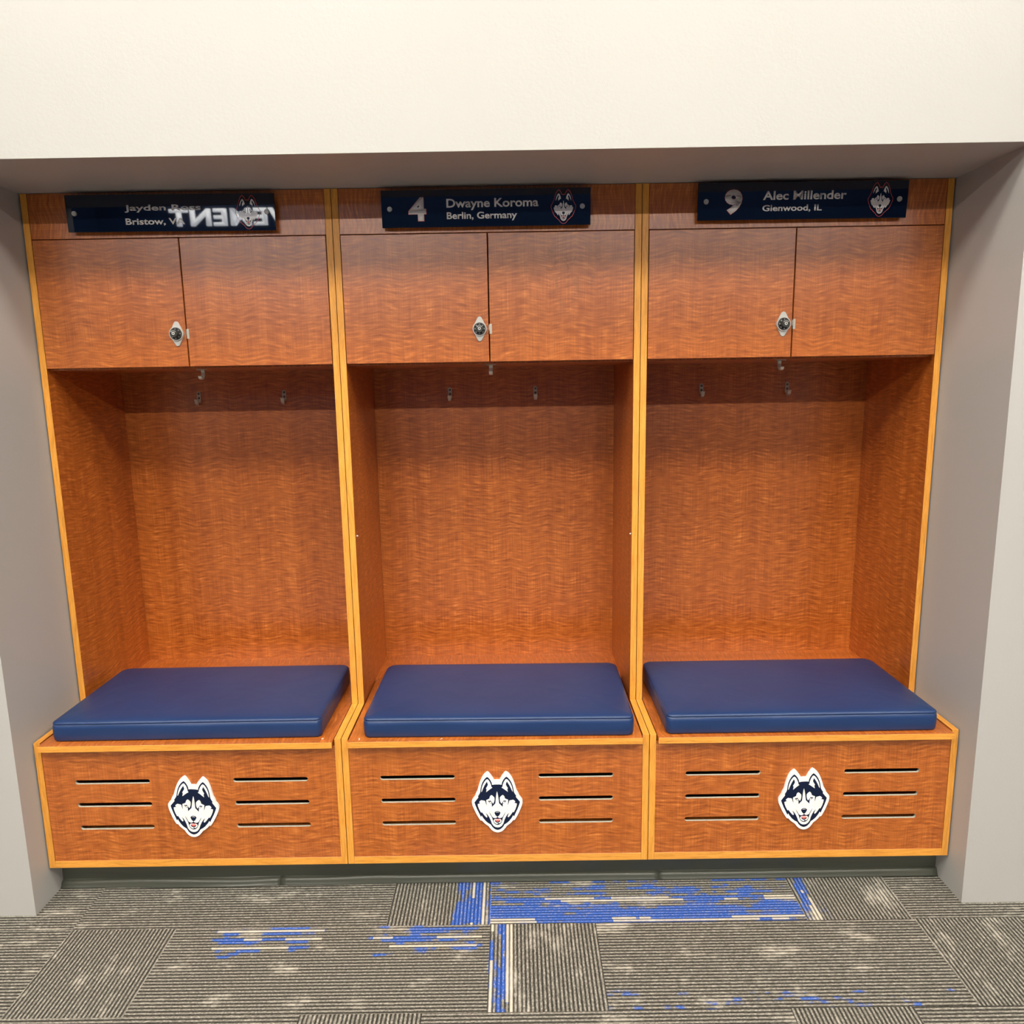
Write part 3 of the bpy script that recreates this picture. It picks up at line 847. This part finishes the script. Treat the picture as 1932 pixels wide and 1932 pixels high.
def make_cushion():
    w, d, h = 0.801, 0.435, 0.064
    root = empty('seat_cushion')
    bm = new_bm()
    levels = [(0.006, 0.0), (0.0015, 0.003), (0.0, 0.008), (-0.0015, 0.025), (-0.0015, 0.040), (-0.0005, 0.0505), (0.0022, 0.0530), (0.0024, 0.0538),
              (0.0002, 0.0552), (0.0002, 0.0572), (0.0022, 0.0598), (0.006, 0.0622), (0.014, 0.0640), (0.03, 0.0655), (0.06, 0.0668), (0.11, 0.0678), (0.16, 0.0682), (0.20, 0.0684)]
    prev = None; rings = []
    for ins, z in levels:
        lp = straighten(rrect(w, d, 0.018, 0.034, ins, z))
        ring = []
        for (x, y, zz) in lp:
            # slight slackness of the covering
            wv = 0.0011*math.sin(x*17+1)*math.sin(z*60) if z < 0.05 else 0.0005*math.sin(x*9+y*7)
            ring.append(bm.verts.new((x, y-(wv if y < 0.05 else 0), zz)))
        rings.append(ring)
    for A, B in zip(rings, rings[1:]):
        n = len(A)
        for j in range(n): bm.faces.new((A[j], A[(j+1) % n], B[(j+1) % n], B[j]))
    bm.faces.new(rings[0][::-1]); bm.faces.new(rings[-1])
    body = fin('cover', bm, M_VINYL, root, 'x', smooth=True)
    bm = new_bm()
    # top-stitching just under the welt, all round
    lp = rrect(w, d, 0.018, 0.034, 0.0010, 0.0518, 10)
    n = len(lp)
    for i in range(n):
        p, q = Vector(lp[i]), Vector(lp[(i+1) % n]); L = (q-p).length
        m_ = max(1, int(L/0.0042))
        for k in range(m_):
            a_, b_ = p.lerp(q, (k+0.15)/m_), p.lerp(q, (k+0.8)/m_)
            if (b_-a_).length > 1e-4: cyl(bm, a_, 0.00042, b_-a_, (b_-a_).length, 5)
    fin('stitching', bm, M_THREAD, root, smooth=False)
    return root

CG = 'navy seat cushions on the locker benches'
cush = make_cushion()
for i, (x, y, rz, lab) in enumerate([(0.0665, -0.2435, -0.012, 'navy vinyl seat cushion in the middle locker, a chip of paint before its left corner'),
                                     (-W+0.052, -0.240, 0.006, 'navy vinyl seat cushion on the bench of the locker under the VA nameplate'),
                                     (W+0.050, -0.2485, 0.0, 'navy vinyl seat cushion under the number 9 nameplate, hard against the left divider')]):
    o = cush if i == 0 else copy_tree(cush)
    o.location = (x, y, ZS-0.0022); o.rotation_euler.z = rz
    tag(o, lab, 'cushion', CG)

# ------------------------------------------------------------------ dog head plaques on the bench fronts
def make_plaque():
    bm = new_bm()
    sx, sz = 0.0001213, 0.0001337
    base_t = 0.0065
    e = 0.0003
    root = empty('dog_head_plaque')
    art(bm, [(BASE, 0, base_t, 0)], sx, sz, Matrix.Identity(4))
    fin('backing', bm, M_PLASTICWHITE, root)
    bm = new_bm()
    L = [(NAVY, base_t, e, 0), (EAR, base_t+e, e, 1), (FACE, base_t+e, e, 1), (EYE, base_t+2*e, e, 0), (IRIS, base_t+3*e, e, 1),
         (NOSE, base_t+2*e, e, 0), (NOSEHI, base_t+3*e, e, 1), (MOUTH, base_t+2*e, e, 0), (JAW, base_t+3*e, e, 1), (TONGUE, base_t+3*e, e, 2)]
    art(bm, L, sx, sz, Matrix.Identity(4))
    fin('dog_head', bm, [M_NAVYINK, M_PLASTICWHITE, M_TONGUE], root)
    return root
YF = -DF+0.002
pq = make_plaque()
PG = 'dog head plaques on the bench fronts'
for i, (x, z, r, lab) in enumerate([(0.4594, 0.2452, 0.0, 'white-edged navy dog head plaque, upright, on the bench front of the locker numbered 4'),
                                    (-0.4540, 0.2442, 0.075, 'white-edged dog head plaque tilted clockwise, on the bench front under the VA nameplate'),
                                    (1.3795, 0.2405, -0.05, 'white-edged dog head plaque tilted anticlockwise, on the bench front of the locker numbered 9')]):
    o = pq if i == 0 else copy_tree(pq)
    o.location = (x, YF, z+Z0); o.rotation_euler.y = r
    tag(o, lab, 'plaque', PG)

# ------------------------------------------------------------------ nameplates
def place_text(parent, name, s, x0, x1, z0, z1, y, mat, bold=0.022, dep=0.0004, cap=None):
    """fit text so that capitals span z0..z1 and the line spans x0..x1"""
    me = text_mesh(s, bold, 1.0)
    a, b, _, _ = mesh_bounds(me)
    mc = text_mesh(cap or s[0], bold, 1.0)
    _, _, c, d = mesh_bounds(mc)
    sx = (x1-x0)/(b-a); sz = (z1-z0)/(d-c)
    M = Matrix.Translation((x0-a*sx, y, z0-c*sz)) @ UPRIGHT @ Matrix.Diagonal((sx, sz, dep, 1))
    return fin(name, bm_from(me, M), mat, parent)

def nameplate(x, z, rot, lean, label, num, nm, city):
    """origin at the plate's centre; plate 610 x 102 mm on steel standoffs"""
    root = empty('nameplate', (x, 0, z+Z0)); root.rotation_euler = (lean, rot, 0)
    tag(root, label, 'nameplate', 'navy nameplates above the locker doors')
    YP = -0.0245                                   # front face
    bbox_part('plate', (-0.3045, 0.3045, YP, YP+0.0055, -0.0512, 0.0512), M_PLATE, root, 'x', 0.0005)
    for sx_ in (-1, 1):
        bm = new_bm()
        cyl(bm, (sx_*0.2805, 0.0008, 0.0), 0.0055, (0, -1, 0), 0.020, 20)
        cyl(bm, (sx_*0.2805, YP+0.0003, 0.0), 0.0075, (0, -1, 0), 0.0035, 32, 0, 0.0068)
        fin('standoff', bm, M_STEEL, root)
    if num:
        s, a, b, c, d = num
        place_text(root, 'number_outline', s, a-0.0009, b+0.0009, c-0.0009, d+0.0009, YP-0.0001, M_RED, 0.05, 0.0003)
        place_text(root, 'number', s, a, b, c, d, YP-0.0005, M_PLATEINK, 0.045, 0.0003)
    place_text(root, 'lettering', nm[0], *nm[1:], YP-0.0001, M_PLATEINK)
    place_text(root, 'lettering', city[0], *city[1:], YP-0.0001, M_PLATEINK)
    bm = new_bm()
    ex, ez = 0.2255, -0.0005
    sx, sz = 0.0735/1260, 0.0935/1473
    e = 0.00025
    M = Matrix.Translation((ex, YP, ez))
    # thin red outline then the pale head markings
    lp = BASE[0]; o_in = offset_loop(lp, -18)
    me = outline_mesh([[(px*sx, py*sz) for px, py in lp], [(px*sx, py*sz) for px, py in o_in]], e)
    add_to(bm, me, M @ UPRIGHT @ Matrix.Translation((0, 0, e/2)), 2)
    art(bm, [(EAR, 0, e, 1), (FACE, 0, e, 1), (EYE, e, e, 0), (IRIS, 2*e, e, 1), (NOSE, e, e, 0), (MOUTH, e, e, 0), (JAW, 2*e, e, 1), (TONGUE, 2*e, e, 2)], sx, sz, M)
    fin('dog_head', bm, [M_NAVYINK, M_PLATEINK, M_RED], root)
    return root

nameplate(0.4556, 1.9908, 0.0, 0.06, 'navy nameplate with the number 4 and the words Berlin, Germany', ('4', -0.2260, -0.1745, -0.0335, 0.0310),
          ('Dwayne Koroma', -0.1150, 0.1530, 0.0020, 0.0260), ('Berlin, Germany', -0.1150, 0.0900, -0.0295, -0.0105))
nameplate(-0.4640, 1.9910, 0.006, 0.035, 'navy nameplate reading VA, with white letters mirrored in its surface', None,
          ('Jayden Ross', -0.1335, 0.0893, 0.0015, 0.0225), ('Bristow, VA', -0.1335, 0.0400, -0.0320, -0.0145))
nameplate(1.3765, 1.9965, 0.002, 0.06, 'navy nameplate with the number 9 and the words Glenwood, IL', ('9', -0.2265, -0.1760, -0.0360, 0.0320),
          ('Alec Millender', -0.1160, 0.1260, 0.0025, 0.0265), ('Glenwood, IL', -0.1160, 0.0570, -0.0285, -0.0110))

# ------------------------------------------------------------------ small pale chips lying on the lids
def chip(x, y, z, pts, rz, label):
    me = outline_mesh([pts], 0.0012)
    bm = bm_from(me)
    o = fin('paint_chip', bm, M_CRUMB)
    o.location = (x, y, z+0.0006); o.rotation_euler.z = rz
    tag(o, label, 'paint chip')
zl = ZS-0.0022
chip(0.0535, -0.2540, zl, [(0, 0), (0.003, 0.001), (0.004, 0.006), (0.001, 0.011), (-0.001, 0.010), (0.0015, 0.006)], 0.1, 'small curled white paint chip at the left front corner of the middle bench')
chip(0.2960, -0.2580, zl, [(0, 0), (0.006, 0.007), (0.0045, 0.0078), (-0.001, 0.001)], 0.0, 'thin white paint sliver in front of the middle cushion')
chip(-0.0590, -0.2450, zl, [(0, 0), (0.005, 0.001), (0.007, 0.004), (0.002, 0.003)], 0.3, 'small white paint chip by the corner of the cushion under the VA nameplate')
